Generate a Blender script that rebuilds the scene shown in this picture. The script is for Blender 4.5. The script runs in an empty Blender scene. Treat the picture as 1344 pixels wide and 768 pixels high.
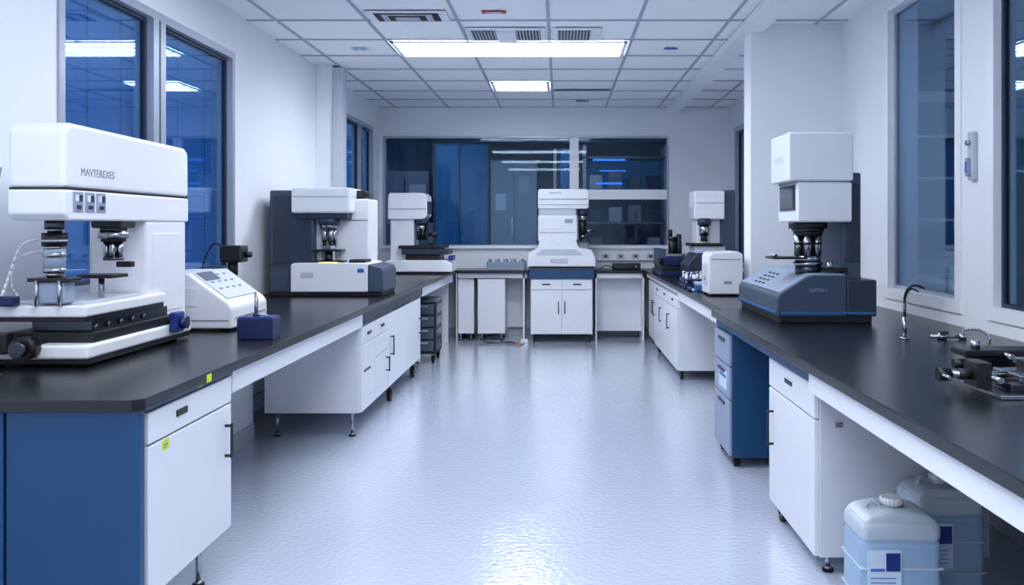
import bpy, bmesh, math, random
from mathutils import Vector, Matrix
random.seed(4)
S=bpy.context.scene
# ---------------------------------------------------------------- materials
def lin(c):
    return tuple(((v/255)/12.92 if v/255<=0.04045 else (((v/255)+0.055)/1.055)**2.4) for v in c)
MATS={}
def mat(name,rgb,rough=0.5,metal=0.0,var=0.06,scale=12,bump=0.0,bscale=200,emit=0.0,ecol=None,alpha=1.0,spec=None,trans=0.0):
    m=bpy.data.materials.new(name); m.use_nodes=True
    nt=m.node_tree; b=nt.nodes['Principled BSDF']
    c=lin(rgb)
    tc=nt.nodes.new('ShaderNodeTexCoord')
    n=nt.nodes.new('ShaderNodeTexNoise'); n.inputs['Scale'].default_value=scale; n.inputs['Detail'].default_value=3
    nt.links.new(tc.outputs['Object'],n.inputs['Vector'])
    mix=nt.nodes.new('ShaderNodeMix'); mix.data_type='RGBA'
    mix.inputs[6].default_value=(*[v*(1-var) for v in c],1)
    mix.inputs[7].default_value=(*[min(1,v*(1+var)) for v in c],1)
    nt.links.new(n.outputs['Fac'],mix.inputs[0]); nt.links.new(mix.outputs[2],b.inputs['Base Color'])
    b.inputs['Roughness'].default_value=rough; b.inputs['Metallic'].default_value=metal
    if spec is not None: b.inputs['Specular IOR Level'].default_value=spec
    if trans: b.inputs['Transmission Weight'].default_value=trans; b.inputs['IOR'].default_value=1.33
    if emit:
        b.inputs['Emission Color'].default_value=(*lin(ecol or rgb),1); b.inputs['Emission Strength'].default_value=emit
    if bump:
        n2=nt.nodes.new('ShaderNodeTexNoise'); n2.inputs['Scale'].default_value=bscale; n2.inputs['Detail'].default_value=2
        nt.links.new(tc.outputs['Object'],n2.inputs['Vector'])
        bp=nt.nodes.new('ShaderNodeBump'); bp.inputs['Strength'].default_value=bump; bp.inputs['Distance'].default_value=0.01
        nt.links.new(n2.outputs['Fac'],bp.inputs['Height']); nt.links.new(bp.outputs['Normal'],b.inputs['Normal'])
    MATS[name]=m
    return m
M_wall=mat('wall_paint',(238,241,247),0.7,var=0.02,bump=0.05)
M_ceil=mat('ceiling_tile',(246,249,253),0.85,var=0.03,scale=60,bump=0.15,bscale=400)
M_tbar=mat('ceiling_tbar',(165,176,194),0.5)
M_trimw=mat('white_trim',(240,243,248),0.4,var=0.02)
M_alu=mat('aluminium_frame',(172,180,194),0.35,0.3)
M_white=mat('white_instrument_enamel',(232,234,240),0.3,var=0.015)
M_cab=mat('white_laminate',(230,232,238),0.35,var=0.02)
M_cabg=mat('grey_laminate',(214,216,223),0.45,var=0.02)
M_top=mat('black_epoxy_worktop',(21,23,29),0.26,var=0.25,scale=40,bump=0.03,bscale=120)
M_navy=mat('navy_laminate',(2,64,108),0.4,var=0.05)
M_slate=mat('slate_plastic',(58,72,94),0.42,var=0.04)
M_dslate=mat('dark_slate_plastic',(38,50,70),0.4,var=0.04)
M_lslate=mat('light_slate_plastic',(144,158,180),0.4,var=0.03)
M_black=mat('black_plastic',(16,17,20),0.4,var=0.2)
M_rub=mat('black_rubber',(10,10,12),0.7,var=0.2)
M_steel=mat('brushed_steel',(170,174,182),0.25,1.0)
M_dsteel=mat('dark_steel',(80,84,92),0.3,1.0)
M_lensd=mat('lens_glass_dark',(14,20,40),0.08,var=0.2)
M_blue=mat('blue_plastic',(14,46,122),0.35)
M_dblue=mat('deep_blue_plastic',(10,30,80),0.3)
M_bright=mat('bright_blue_accent',(30,105,170),0.4)
M_yel=mat('yellow_green_sticker',(205,225,40),0.6)
M_orange=mat('orange_plastic',(220,140,60),0.5)
M_red=mat('red_sticker',(200,50,50),0.6)
M_grey=mat('grey_plastic',(140,146,158),0.45)
M_lgrey=mat('light_grey_plastic',(190,197,208),0.45)
M_txt=mat('grey_print',(120,126,138),0.6)
M_blutx=mat('blue_print',(60,110,190),0.6)
M_screen=mat('dark_display',(12,22,50),0.1,var=0.3)
M_slat=mat('glowing_blue_slat',(84,128,182),0.45,emit=0.38,ecol=(72,132,205),var=0.25,scale=1.2)  # luminous blue of the windows put into the slats as emission
M_out=mat('glowing_night_backdrop',(40,80,135),0.7,emit=0.8,ecol=(44,92,165))  # self-lit backdrop: blue night light painted in as emission
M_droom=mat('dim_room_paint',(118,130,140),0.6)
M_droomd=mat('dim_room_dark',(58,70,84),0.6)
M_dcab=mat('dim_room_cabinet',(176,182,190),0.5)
M_curt=mat('glowing_glazed_panel',(50,112,160),0.25,emit=0.08,ecol=(40,115,180),var=0.45,scale=1.5)  # faint glow put into the panel colour by emission; not a lamp
M_tube=mat('blue_led',(60,140,255),0.4,emit=1.0,ecol=(60,130,230))
M_wtube=mat('white_led_strip',(220,235,255),0.4,emit=3,ecol=(220,235,255))
M_warm=mat('warm_indicator',(255,230,140),0.4,emit=1.5,ecol=(255,220,120))
M_light=mat('light_diffuser',(250,250,255),0.5,emit=22,ecol=(240,246,255))
M_addnear=mat('added_near_diffuser',(250,250,255),0.5,emit=15,ecol=(240,246,255))
M_adddim=mat('added_dim_diffuser',(240,248,255),0.5,emit=3.2,ecol=(232,240,255))
M_liquid=mat('translucent_bluish_plastic',(230,242,253),0.22,var=0.03,trans=0.4)
M_liquid2=mat('translucent_filled_plastic',(186,218,248),0.22,var=0.03,trans=0.4)
M_cap=mat('white_cap',(235,238,242),0.4)
M_label=mat('label_paper',(205,222,240),0.6)
M_smoke=mat('smoked_grey_plastic',(72,84,100),0.25)

# floor
M_floor=mat('floor_vinyl',(206,215,233),0.2,var=0.03,scale=3)
def fl():
    nt=M_floor.node_tree; b=nt.nodes['Principled BSDF']
    tc=nt.nodes['Texture Coordinate']
    n=nt.nodes.new('ShaderNodeTexNoise'); n.inputs['Scale'].default_value=38; n.inputs['Detail'].default_value=3
    nt.links.new(tc.outputs['Object'],n.inputs['Vector'])
    bp=nt.nodes.new('ShaderNodeBump'); bp.inputs['Strength'].default_value=0.27; bp.inputs['Distance'].default_value=0.01
    nt.links.new(n.outputs['Fac'],bp.inputs['Height']); nt.links.new(bp.outputs['Normal'],b.inputs['Normal'])
    r=nt.nodes.new('ShaderNodeMapRange'); r.inputs['To Min'].default_value=0.05; r.inputs['To Max'].default_value=0.12
    nt.links.new(n.outputs['Fac'],r.inputs['Value']); nt.links.new(r.outputs[0],b.inputs['Roughness'])
    b.inputs['Coat Weight'].default_value=1.0; b.inputs['Coat Roughness'].default_value=0.06
    nt.links.new(bp.outputs['Normal'],b.inputs['Coat Normal'])
fl()
# glass: fresnel mix of clear and mirror
def glassm(name,tint,refl=1.0):
    m=bpy.data.materials.new(name); m.use_nodes=True; nt=m.node_tree; nt.nodes.clear()
    o=nt.nodes.new('ShaderNodeOutputMaterial'); t=nt.nodes.new('ShaderNodeBsdfTransparent'); g=nt.nodes.new('ShaderNodeBsdfGlossy')
    f=nt.nodes.new('ShaderNodeFresnel'); f.inputs['IOR'].default_value=1.5
    mu=nt.nodes.new('ShaderNodeMath'); mu.operation='MULTIPLY'; mu.inputs[1].default_value=refl
    t.inputs['Color'].default_value=(*tint,1); g.inputs['Roughness'].default_value=0.02
    g.inputs['Color'].default_value=(0.75,0.88,1,1)
    mx=nt.nodes.new('ShaderNodeMixShader')
    nt.links.new(f.outputs[0],mu.inputs[0]); nt.links.new(mu.outputs[0],mx.inputs[0]); nt.links.new(t.outputs[0],mx.inputs[1]); nt.links.new(g.outputs[0],mx.inputs[2])
    nt.links.new(mx.outputs[0],o.inputs[0]); return m
M_glass=glassm('window_glass',(0.74,0.84,0.92),0.55)

# ---------------------------------------------------------------- builder
class B:
    def __init__(s,name,origin=(0,0,0)):
        s.name=name; s.o=Vector(origin); s.bm=bmesh.new(); s.mats=[]; s.texts=[]
    def mi(s,m):
        if m not in s.mats: s.mats.append(m)
        return s.mats.index(m)
    def _add(s,t,m,smooth=False,mtx=None):
        i=s.mi(m)
        if mtx: bmesh.ops.transform(t,matrix=mtx,verts=t.verts)
        vm={v:s.bm.verts.new(v.co-s.o) for v in t.verts}
        for f in t.faces:
            try: nf=s.bm.faces.new([vm[v] for v in f.verts])
            except ValueError: continue
            nf.material_index=i; nf.smooth=(len(f.verts)==4 and smooth)
        t.free()
    def box(s,x0,x1,y0,y1,z0,z1,m,bev=0.0,seg=2,mtx=None):
        t=bmesh.new()
        bmesh.ops.create_cube(t,size=1)
        for v in t.verts:
            v.co=Vector(((x0+x1)/2+v.co.x*(x1-x0),(y0+y1)/2+v.co.y*(y1-y0),(z0+z1)/2+v.co.z*(z1-z0)))
        if bev: bmesh.ops.bevel(t,geom=t.edges[:],offset=min(bev,0.45*min(abs(x1-x0),abs(y1-y0),abs(z1-z0))),segments=seg,affect='EDGES',profile=0.5)
        s._add(t,m,False,mtx)
    def prism(s,pts,axis,a0,a1,m,bev=0.0,seg=2):
        # axis 'y': pts are (x,z); axis 'x': pts are (y,z); axis 'z': pts (x,y)
        t=bmesh.new()
        def mk(p,a):
            return {'y':(p[0],a,p[1]),'x':(a,p[0],p[1]),'z':(p[0],p[1],a)}[axis]
        va=[t.verts.new(mk(p,a0)) for p in pts]; vb=[t.verts.new(mk(p,a1)) for p in pts]
        t.faces.new(va); t.faces.new(vb[::-1]); n=len(pts)
        for i in range(n): t.faces.new([va[i],vb[i],vb[(i+1)%n],va[(i+1)%n]])
        bmesh.ops.recalc_face_normals(t,faces=t.faces)
        if bev: bmesh.ops.bevel(t,geom=t.edges[:],offset=bev,segments=seg,affect='EDGES',profile=0.5)
        s._add(t,m)
    def cyl(s,c,r,h,m,axis='z',r2=None,seg=28,bev=0.0):
        # c = centre of the start cap, extends +h on axis
        t=bmesh.new()
        bmesh.ops.create_cone(t,cap_ends=True,segments=seg,radius1=r,radius2=r if r2 is None else r2,depth=h)
        bmesh.ops.translate(t,verts=t.verts,vec=(0,0,h/2))
        if axis=='x': R=Matrix.Rotation(math.pi/2,4,'Y')
        elif axis=='y': R=Matrix.Rotation(-math.pi/2,4,'X')
        elif axis=='z': R=Matrix.Identity(4)
        else:
            R=Vector((0,0,1)).rotation_difference(Vector(axis)).to_matrix().to_4x4()
        s._add(t,m,True,Matrix.Translation(Vector(c))@R)
    def ball(s,c,r,m,sc=(1,1,1)):
        t=bmesh.new(); bmesh.ops.create_uvsphere(t,u_segments=16,v_segments=10,radius=r)
        s._add(t,m,True,Matrix.Translation(Vector(c))@Matrix.Diagonal((*sc,1)))
    def tube(s,pts,r,m,seg=10):
        P=[Vector(p) for p in pts]
        # catmull-rom smoothing
        Q=[]
        for i in range(len(P)-1):
            p0=P[max(i-1,0)];p1=P[i];p2=P[i+1];p3=P[min(i+2,len(P)-1)]
            for k in range(5):
                u=k/5
                Q.append(0.5*((2*p1)+(-p0+p2)*u+(2*p0-5*p1+4*p2-p3)*u*u+(-p0+3*p1-3*p2+p3)*u**3))
        Q.append(P[-1])
        for a,b in zip(Q[:-1],Q[1:]):
            d=b-a
            if d.length<1e-5: continue
            s.cyl(a,r,d.length*1.02,m,axis=tuple(d),seg=seg)
    def text(s,body,loc,size,m,face='-y'):
        s.texts.append((body,loc,size,m,face))
    def done(s,bevel_smooth=False):
        me=bpy.data.meshes.new(s.name); s.bm.normal_update(); s.bm.to_mesh(me); s.bm.free()
        for m in s.mats: me.materials.append(m)
        ob=bpy.data.objects.new(s.name,me); S.collection.objects.link(ob); ob.location=s.o
        for k,(body,loc,size,m,face) in enumerate(s.texts):
            cu=bpy.data.curves.new(s.name+'_print','FONT'); cu.body=body; cu.size=size; cu.extrude=0.0006; cu.align_x='CENTER'; cu.align_y='CENTER'
            cu.materials.append(m)
            to=bpy.data.objects.new('lettering_%d'%(k+1),cu); S.collection.objects.link(to); to.parent=ob
            to.location=Vector(loc)-s.o
            h=math.pi/2
            to.rotation_euler={'-y':(h,0,0),'+x':(h,0,h),'-x':(h,0,-h),'down':(math.pi,0,0)}[face]
        return ob
    # parts -----------------------------------------------------
    def caster(s,x,y,ztop,r=0.038):
        s.cyl((x-0.014,y,r),r,0.028,M_rub,'x',seg=20)
        s.cyl((x-0.018,y,r),r*0.45,0.036,M_grey,'x',seg=14)
        s.box(x-0.022,x-0.017,y-0.015,y+0.02,r*0.8,r*2.2,M_black); s.box(x+0.017,x+0.022,y-0.015,y+0.02,r*0.8,r*2.2,M_black)
        s.box(x-0.024,x+0.024,y-0.025,y+0.025,r*2.1,r*2.4,M_black,0.003)
        s.cyl((x,y,r*2.3),0.009,max(0.002,ztop-r*2.3),M_steel,seg=12)
    def foot(s,x,y,ztop):
        s.cyl((x,y,0),0.024,0.012,M_rub,seg=18); s.cyl((x,y,0.012),0.022,0.01,M_steel,r2=0.012,seg=18); s.cyl((x,y,0.02),0.011,ztop-0.02,M_steel,seg=12)
    def vhandle(s,x,y,z0,z1,dx,m=None):
        m=m or M_black
        a,b=sorted((x+dx*0.022,x+dx*0.032)); s.box(a,b,y-0.006,y+0.006,z0,z1,m,0.003)
        for z in (z0+0.01,z1-0.01):
            a,b=sorted((x,x+dx*0.026)); s.box(a,b,y-0.005,y+0.005,z-0.005,z+0.005,m)
    def vhandle_y(s,x,y,z0,z1,m=None):
        m=m or M_black
        s.box(x-0.006,x+0.006,y-0.032,y-0.022,z0,z1,m,0.003)
        for z in (z0+0.01,z1-0.01): s.box(x-0.005,x+0.005,y-0.026,y,z-0.005,z+0.005,m)

LX=-2.42; RX=2.22; RX2=2.25; BY=11.75; CZ=3.05; NY=-2.2
# ---------------------------------------------------------------- shell
b=B('floor'); b.box(-2.7,2.5,NY-0.1,11.95,-0.1,0,M_floor); b.done()
b=B('ceiling'); b.box(-2.7,2.5,NY-0.1,11.95,CZ,CZ+0.1,M_ceil); b.done()
b=B('ceiling_grid',(0,5,CZ))
x=-0.09-0.7*3
while x<2.2:
    b.box(x-0.012,x+0.012,NY,BY,CZ-0.008,CZ,M_tbar); x+=0.7
y=7.47-0.7*13
while y<BY:
    b.box(LX,RX,y-0.012,y+0.012,CZ-0.0085,CZ,M_tbar); y+=0.7
b.done()
def wall_x(name,x0,x1,ya,yb,ops):
    b=B(name,((x0+x1)/2,ya,0)); y=ya
    for (o0,o1,z0,z1) in sorted(ops):
        b.box(x0,x1,y,o0,0,CZ,M_wall); b.box(x0,x1,o0,o1,0,z0,M_wall); b.box(x0,x1,o0,o1,z1,CZ,M_wall); y=o1
    b.box(x0,x1,y,yb,0,CZ,M_wall); return b.done()
LW=[(4.22,6.50,1.10,2.74),(9.85,11.30,1.10,2.74)]
wall_x('wall_left',-2.64,LX,NY,BY,LW)
RW=[(4.84,5.98,0.97,2.97),(2.5,4.54,0.97,2.97)]
wall_x('wall_right',RX,2.44,NY,7.15,RW)
wall_x('wall_right_rear',RX2,2.46,7.15,BY,[(10.2,11.25,0.95,2.72)])
b=B('wall_rear',(0,BY,0))
ox0,ox1,oz0,oz1=-2.37,1.46,1.18,2.67
b.box(-2.64,ox0,BY,BY+0.2,0,CZ,M_wall); b.box(ox1,2.46,BY,BY+0.2,0,CZ,M_wall)
b.box(ox0,ox1,BY,BY+0.2,0,oz0,M_wall); b.box(ox0,ox1,BY,BY+0.2,oz1,CZ,M_wall); b.done()
b=B('wall_front',(0,NY,0)); b.box(-2.64,2.44,NY-0.15,NY,0,CZ,M_wall); b.done()
b=B('wall_pillar_right',(1.86,7.0,0)); b.box(1.5,RX2,6.9,7.15,0,CZ,M_wall,0.004); b.done()
b=B('wall_pillar_left',(-2.28,8.75,0)); b.box(LX,-2.25,8.68,8.83,0,CZ,M_wall,0.004); b.box(-2.25,-2.15,8.66,8.83,0,CZ-0.02,M_lgrey,0.006); b.done()
b=B('trim_1',(1.52,5,CZ)); b.box(1.42,1.60,NY,BY,CZ-0.07,CZ-0.009,M_trimw,0.004); b.done()
b=B('baseboard_left'); b.box(LX,LX+0.02,NY,BY,0,0.12,M_alu,0.004); b.done()
b=B('baseboard_rear'); b.box(LX+0.02,RX2,BY-0.02,BY,0,0.1,M_lgrey,0.004); b.done()
b=B('baseboard_right'); b.box(RX-0.02,RX,NY,6.9,0,0.12,M_alu,0.004); b.done()

# windows
def win_x(name,xin,dirx,y0,y1,z0,z1,muls,fw,m,inner=None):
    # frame lies in the wall plane x=xin, dirx = outward direction
    b=B(name,(xin,(y0+y1)/2,z0))
    a,c=sorted((xin-dirx*0.012,xin+dirx*0.09))
    b.box(a,c,y0,y0+fw,z0,z1,m); b.box(a,c,y1-fw,y1,z0,z1,m)
    b.box(a,c,y0+fw,y1-fw,z0,z0+fw,m); b.box(a,c,y0+fw,y1-fw,z1-fw,z1,m)
    for (ma,mb) in muls:
        b.box(a,c,ma,mb,z0+fw,z1-fw,m)
        b.box(a-0.002,c+0.002,ma+(mb-ma)*0.45,ma+(mb-ma)*0.55,z0+fw,z1-fw,M_dslate)
    # inner sash
    ys=[y0+fw]+[v for p in muls for v in p]+[y1-fw]
    a2,c2=sorted((xin+dirx*0.03,xin+dirx*0.06))
    for i in range(0,len(ys),2):
        p,q=ys[i],ys[i+1]; s=0.022
        mm=inner or M_dslate
        b.box(a2,c2,p,p+s,z0+fw,z1-fw,mm); b.box(a2,c2,q-s,q,z0+fw,z1-fw,mm); b.box(a2,c2,p+s,q-s,z0+fw,z0+fw+s,mm); b.box(a2,c2,p+s,q-s,z1-fw-s,z1-fw,mm)
        xg=xin+dirx*0.045
        b.box(xg-0.002,xg+0.002,p+s,q-s,z0+fw+s,z1-fw-s,M_glass)
    return b
win_x('window_1',LX,-1,4.22,6.50,1.10,2.74,[(5.20,5.36)],0.05,M_alu).done()
win_x('window_2',LX,-1,9.85,11.30,1.10,2.74,[(10.60,10.66)],0.05,M_alu).done()
b=win_x('window_3',RX,1,4.84,5.98,0.97,2.97,[],0.07,M_trimw,M_alu); b.done()
b=win_x('window_4',RX,1,2.5,4.54,0.97,2.97,[],0.07,M_trimw,M_dslate); b.done()
b=win_x('window_5',RX2,1,10.2,11.25,0.95,2.72,[],0.06,M_alu); b.done()
b=B('window_6',(-0.45,BY,1.18))
def fr(x0,x1,z0,z1,m,w=0.045):
    b.box(x0+w,x1-w,BY-0.012,BY+0.08,z0,z0+w,m); b.box(x0+w,x1-w,BY-0.012,BY+0.08,z1-w,z1,m)
    b.box(x0,x0+w,BY-0.012,BY+0.08,z0,z1,m); b.box(x1-w,x1,BY-0.012,BY+0.08,z0,z1,m)
fr(ox0,ox1,oz0,oz1,M_alu,0.03)
b.box(0.13,0.25,BY-0.014,BY+0.08,oz0+0.03,oz1-0.03,M_trimw)
b.box(0.25,ox1-0.03,BY-0.014,BY+0.08,1.82,1.95,M_trimw)
b.box(ox0,ox1,BY-0.05,BY-0.014,oz0-0.02,oz0+0.02,M_trimw,0.004)
b.box(ox0+0.03,0.13,BY+0.03,BY+0.034,oz0+0.03,oz1-0.03,M_glass); b.box(0.25,ox1-0.03,BY+0.03,BY+0.034,oz0+0.03,1.82,M_glass); b.box(0.25,ox1-0.03,BY+0.03,BY+0.034,1.95,oz1-0.03,M_glass)
b.box(ox0+0.03,0.13,BY+0.05,BY+0.09,oz1-0.09,oz1-0.03,M_dslate); b.box(0.25,ox1-0.03,BY+0.05,BY+0.09,oz1-0.09,oz1-0.03,M_dslate)
b.done()
# window latch
b=B('window_handle',(RX,4.69,1.82)); b.box(RX-0.03,RX,4.66,4.72,1.70,1.96,M_lgrey,0.008); b.box(RX-0.05,RX-0.028,4.675,4.705,1.72,1.82,M_lslate,0.006); b.box(RX-0.052,RX-0.048,4.68,4.70,1.74,1.80,M_bright,0.001); b.cyl((RX-0.05,4.69,1.90),0.014,0.03,M_steel,'x'); b.done()

# blinds outside left windows
def blind(y0,y1,z0,z1):
    b=B('venetian_blind',(-2.58,(y0+y1)/2,z0)); z=z0+0.02
    while z<z1-0.02:
        b.prism([(-2.58,z-0.010),(-2.579,z-0.0115),(-2.568,z+0.013),(-2.569,z+0.0145)],'y',y0,y1,M_slat); z+=0.027
    for yy in (y0+0.15,(y0+y1)/2,y1-0.15): b.box(-2.565,-2.563,yy-0.003,yy+0.003,z0,z1,M_dblue)
    b.box(-2.605,-2.56,y0,y1,z1-0.03,z1,M_dblue)
    b.done()
blind(4.25,5.27,1.11,2.73); blind(5.29,6.48,1.11,2.73); blind(9.88,11.28,1.11,2.73)
b=B('building_facade',(-4,7,0)); b.box(-4.1,-4.0,2,14,-0.5,4.5,M_out)
for i in range(12): b.box(-4.0,-3.95,2+i,2.08+i,-0.5,4.5,M_droomd)
for i in range(5): b.box(-4.0,-3.95,2,14,0.3+i,0.36+i,M_droomd)
b.done()
# adjoining room behind rear window
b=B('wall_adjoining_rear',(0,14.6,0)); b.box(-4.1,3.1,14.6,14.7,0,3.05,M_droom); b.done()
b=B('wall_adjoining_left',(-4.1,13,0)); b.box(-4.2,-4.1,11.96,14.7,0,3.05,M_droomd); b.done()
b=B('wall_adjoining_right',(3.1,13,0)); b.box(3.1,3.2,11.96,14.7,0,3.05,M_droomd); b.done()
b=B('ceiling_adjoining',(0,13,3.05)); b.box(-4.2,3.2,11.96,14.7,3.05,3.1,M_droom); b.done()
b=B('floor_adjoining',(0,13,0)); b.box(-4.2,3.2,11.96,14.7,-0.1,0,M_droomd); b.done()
def added_dimlight(x0,x1,y0,y1):  # unseen fill lamp for the rooms beyond the glass
    b=B('ceiling_light_seen_or_added',((x0+x1)/2,(y0+y1)/2,3.05)); b.box(x0-0.03,x1+0.03,y0-0.03,y1+0.03,3.03,3.05,M_lgrey,0.003); b.box(x0,x1,y0,y1,3.022,3.03,M_adddim); b.done()
added_dimlight(-2.6,-1.4,12.4,12.9); added_dimlight(-0.2,1.0,12.4,12.9)  # lamps added above the view to brighten the adjoining room
b=B('blue_glazed_partition',(-1.5,13.2,0))
b.box(-1.88,-1.08,13.18,13.20,0.05,2.7,M_curt); b.box(-1.90,-1.87,13.15,13.22,0,2.74,M_slate); b.box(-1.09,-1.06,13.15,13.22,0,2.74,M_slate); b.box(-1.52,-1.50,13.15,13.20,0,2.7,M_slate); b.box(-1.9,-1.06,13.15,13.22,2.7,2.74,M_slate); b.done()
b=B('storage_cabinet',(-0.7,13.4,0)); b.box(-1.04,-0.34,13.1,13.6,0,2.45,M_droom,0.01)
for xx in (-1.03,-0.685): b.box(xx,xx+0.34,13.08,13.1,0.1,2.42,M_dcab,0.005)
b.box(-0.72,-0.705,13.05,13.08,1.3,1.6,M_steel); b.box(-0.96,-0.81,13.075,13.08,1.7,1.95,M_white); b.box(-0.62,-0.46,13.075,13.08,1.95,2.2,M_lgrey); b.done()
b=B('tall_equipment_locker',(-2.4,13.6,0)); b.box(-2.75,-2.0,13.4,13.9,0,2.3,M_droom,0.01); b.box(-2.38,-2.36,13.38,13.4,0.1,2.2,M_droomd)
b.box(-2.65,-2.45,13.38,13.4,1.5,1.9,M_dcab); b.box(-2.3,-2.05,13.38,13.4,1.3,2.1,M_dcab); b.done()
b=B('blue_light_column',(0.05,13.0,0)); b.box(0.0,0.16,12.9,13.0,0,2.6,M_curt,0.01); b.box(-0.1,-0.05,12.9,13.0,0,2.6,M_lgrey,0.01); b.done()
b=B('equipment_rack',(1,13.6,0))
for xx in (0.35,1.6): b.box(xx,xx+0.05,13.4,13.45,0,2.7,M_lgrey); b.box(xx,xx+0.05,13.9,13.95,0,2.7,M_lgrey)
for z in (0.5,1.0,1.5,2.0,2.5): b.box(0.35,1.65,13.4,13.95,z,z+0.03,M_droom)
for i,z in enumerate((1.53,2.03,1.03)):
    for k in range(4): b.box(0.45+k*0.3,0.65+k*0.3,13.5,13.8,z,z+0.18+0.04*((i+k)%3),[M_dblue,M_dcab,M_droom,M_slate][(i+k)%4],0.01)
b.box(0.5,1.0,13.38,13.4,2.46,2.49,M_tube); b.box(0.6,1.0,13.38,13.4,2.30,2.315,M_tube); b.box(0.55,0.95,13.38,13.4,2.10,2.13,M_tube)
b.box(0.4,1.6,13.9,13.92,2.05,2.5,M_curt)
b.done()
b=B('wall_light_strip',(-3,14.5,2.4)); b.box(-3.3,-2.9,14.55,14.6,2.35,2.38,M_wtube); b.done()
# room beyond right windows
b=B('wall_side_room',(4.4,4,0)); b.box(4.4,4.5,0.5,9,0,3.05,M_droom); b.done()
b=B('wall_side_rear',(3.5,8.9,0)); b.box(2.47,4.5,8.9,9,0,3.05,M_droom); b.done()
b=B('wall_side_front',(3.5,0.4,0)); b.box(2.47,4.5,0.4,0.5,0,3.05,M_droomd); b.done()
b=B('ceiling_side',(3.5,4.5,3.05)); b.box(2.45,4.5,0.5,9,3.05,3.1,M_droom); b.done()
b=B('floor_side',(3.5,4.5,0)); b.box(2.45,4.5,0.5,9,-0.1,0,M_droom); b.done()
added_dimlight(2.9,3.7,5.0,6.3)  # lamp added out of view to brighten the side room
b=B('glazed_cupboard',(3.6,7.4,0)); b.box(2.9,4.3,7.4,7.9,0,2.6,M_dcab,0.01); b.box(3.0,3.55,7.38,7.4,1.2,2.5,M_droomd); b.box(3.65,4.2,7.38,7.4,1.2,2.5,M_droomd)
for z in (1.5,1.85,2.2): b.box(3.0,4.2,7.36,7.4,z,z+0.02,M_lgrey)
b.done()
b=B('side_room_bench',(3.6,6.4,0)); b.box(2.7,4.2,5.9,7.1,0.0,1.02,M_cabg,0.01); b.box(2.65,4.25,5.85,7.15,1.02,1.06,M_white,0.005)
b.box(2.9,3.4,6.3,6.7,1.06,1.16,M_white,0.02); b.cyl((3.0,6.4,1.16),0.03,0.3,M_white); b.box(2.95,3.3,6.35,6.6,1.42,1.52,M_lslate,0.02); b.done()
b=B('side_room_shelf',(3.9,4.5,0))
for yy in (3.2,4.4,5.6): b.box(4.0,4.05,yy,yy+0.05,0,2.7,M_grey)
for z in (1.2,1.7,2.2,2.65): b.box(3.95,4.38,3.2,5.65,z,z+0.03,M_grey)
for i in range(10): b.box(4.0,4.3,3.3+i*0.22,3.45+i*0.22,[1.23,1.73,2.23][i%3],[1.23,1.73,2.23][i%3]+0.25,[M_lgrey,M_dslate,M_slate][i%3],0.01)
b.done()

# ---------------------------------------------------------------- ceiling fixtures
def light(x0,x1,y0,y1,louv=True,m=None):
    b=B('ceiling_light_seen_or_added',((x0+x1)/2,(y0+y1)/2,CZ))
    z=CZ-0.009
    b.box(x0,x1,y0,y0+0.03,z-0.012,z,M_trimw); b.box(x0,x1,y1-0.03,y1,z-0.012,z,M_trimw)
    b.box(x0,x0+0.03,y0,y1,z-0.012,z,M_trimw); b.box(x1-0.03,x1,y0,y1,z-0.012,z,M_trimw)
    b.box(x0+0.03,x1-0.03,y0+0.03,y1-0.03,z-0.004,z,m or M_light)
    if louv:
        k=int((x1-x0)/0.075)
        for i in range(1,k): xx=x0+i*(x1-x0)/k; b.box(xx-0.003,xx+0.003,y0+0.03,y1-0.03,z-0.018,z-0.004,M_lgrey)
        for yy in (y0+(y1-y0)/3,y0+2*(y1-y0)/3): b.box(x0+0.03,x1-0.03,yy-0.006,yy+0.006,z-0.018,z-0.004,M_lgrey)
    b.done()
light(-1.46,0.58,7.50,8.15)
light(-0.76,-0.12,9.60,10.22)
for y in (4.70,1.90,-0.90): light(-1.46,0.58,y,y+0.64,False,M_addnear)  # unseen fixtures added nearer the camera to even out the lighting
b=B('air_diffuser',(-1.12,6.6,CZ)); z=CZ-0.009
b.box(-1.45,-0.84,6.45,6.76,z-0.01,z,M_trimw,0.003)
for i,w in enumerate((0.24,0.19,0.14,0.09)):
    b.box(-1.145-w,-1.145+w,6.605-w*0.5,6.605+w*0.5,z-0.014-0.004*i,z-0.010-0.004*i,(M_black,M_lgrey)[i%2],0.001)
b.done()
b=B('air_grille',(-0.43,7.2,CZ))
b.box(-0.76,-0.12,7.0,7.44,z-0.012,z,M_trimw,0.003); b.box(-0.72,-0.16,7.05,7.40,z-0.016,z-0.012,M_dslate)
for i in range(22): b.box(-0.72+i*0.026,-0.71+i*0.026,7.05,7.40,z-0.022,z-0.015,M_lgrey)
b.box(-0.52,-0.36,7.04,7.41,z-0.026,z-0.012,M_trimw); b.done()
b=B('air_grille',(0.15,7.2,CZ))
b.box(-0.05,0.34,7.0,7.44,z-0.012,z,M_trimw,0.003); b.box(-0.02,0.25,7.05,7.40,z-0.016,z-0.012,M_dslate)
for i in range(11): b.box(-0.02+i*0.026,-0.01+i*0.026,7.05,7.40,z-0.022,z-0.015,M_lgrey)
b.done()
b=B('ceiling_sticker_red',(-0.48,6.5,z)); b.box(-0.58,-0.40,6.46,6.53,z-0.003,z,M_red); b.box(-0.55,-0.43,6.48,6.51,z-0.004,z-0.003,M_label); b.done()
b=B('ceiling_label',(-1.78,7.85,z)); b.box(-1.86,-1.72,7.80,7.88,z-0.003,z,M_label); b.box(-1.84,-1.80,7.82,7.86,z-0.004,z-0.002,M_blutx); b.box(-1.78,-1.74,7.82,7.86,z-0.004,z-0.002,M_blutx); b.done()
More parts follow.
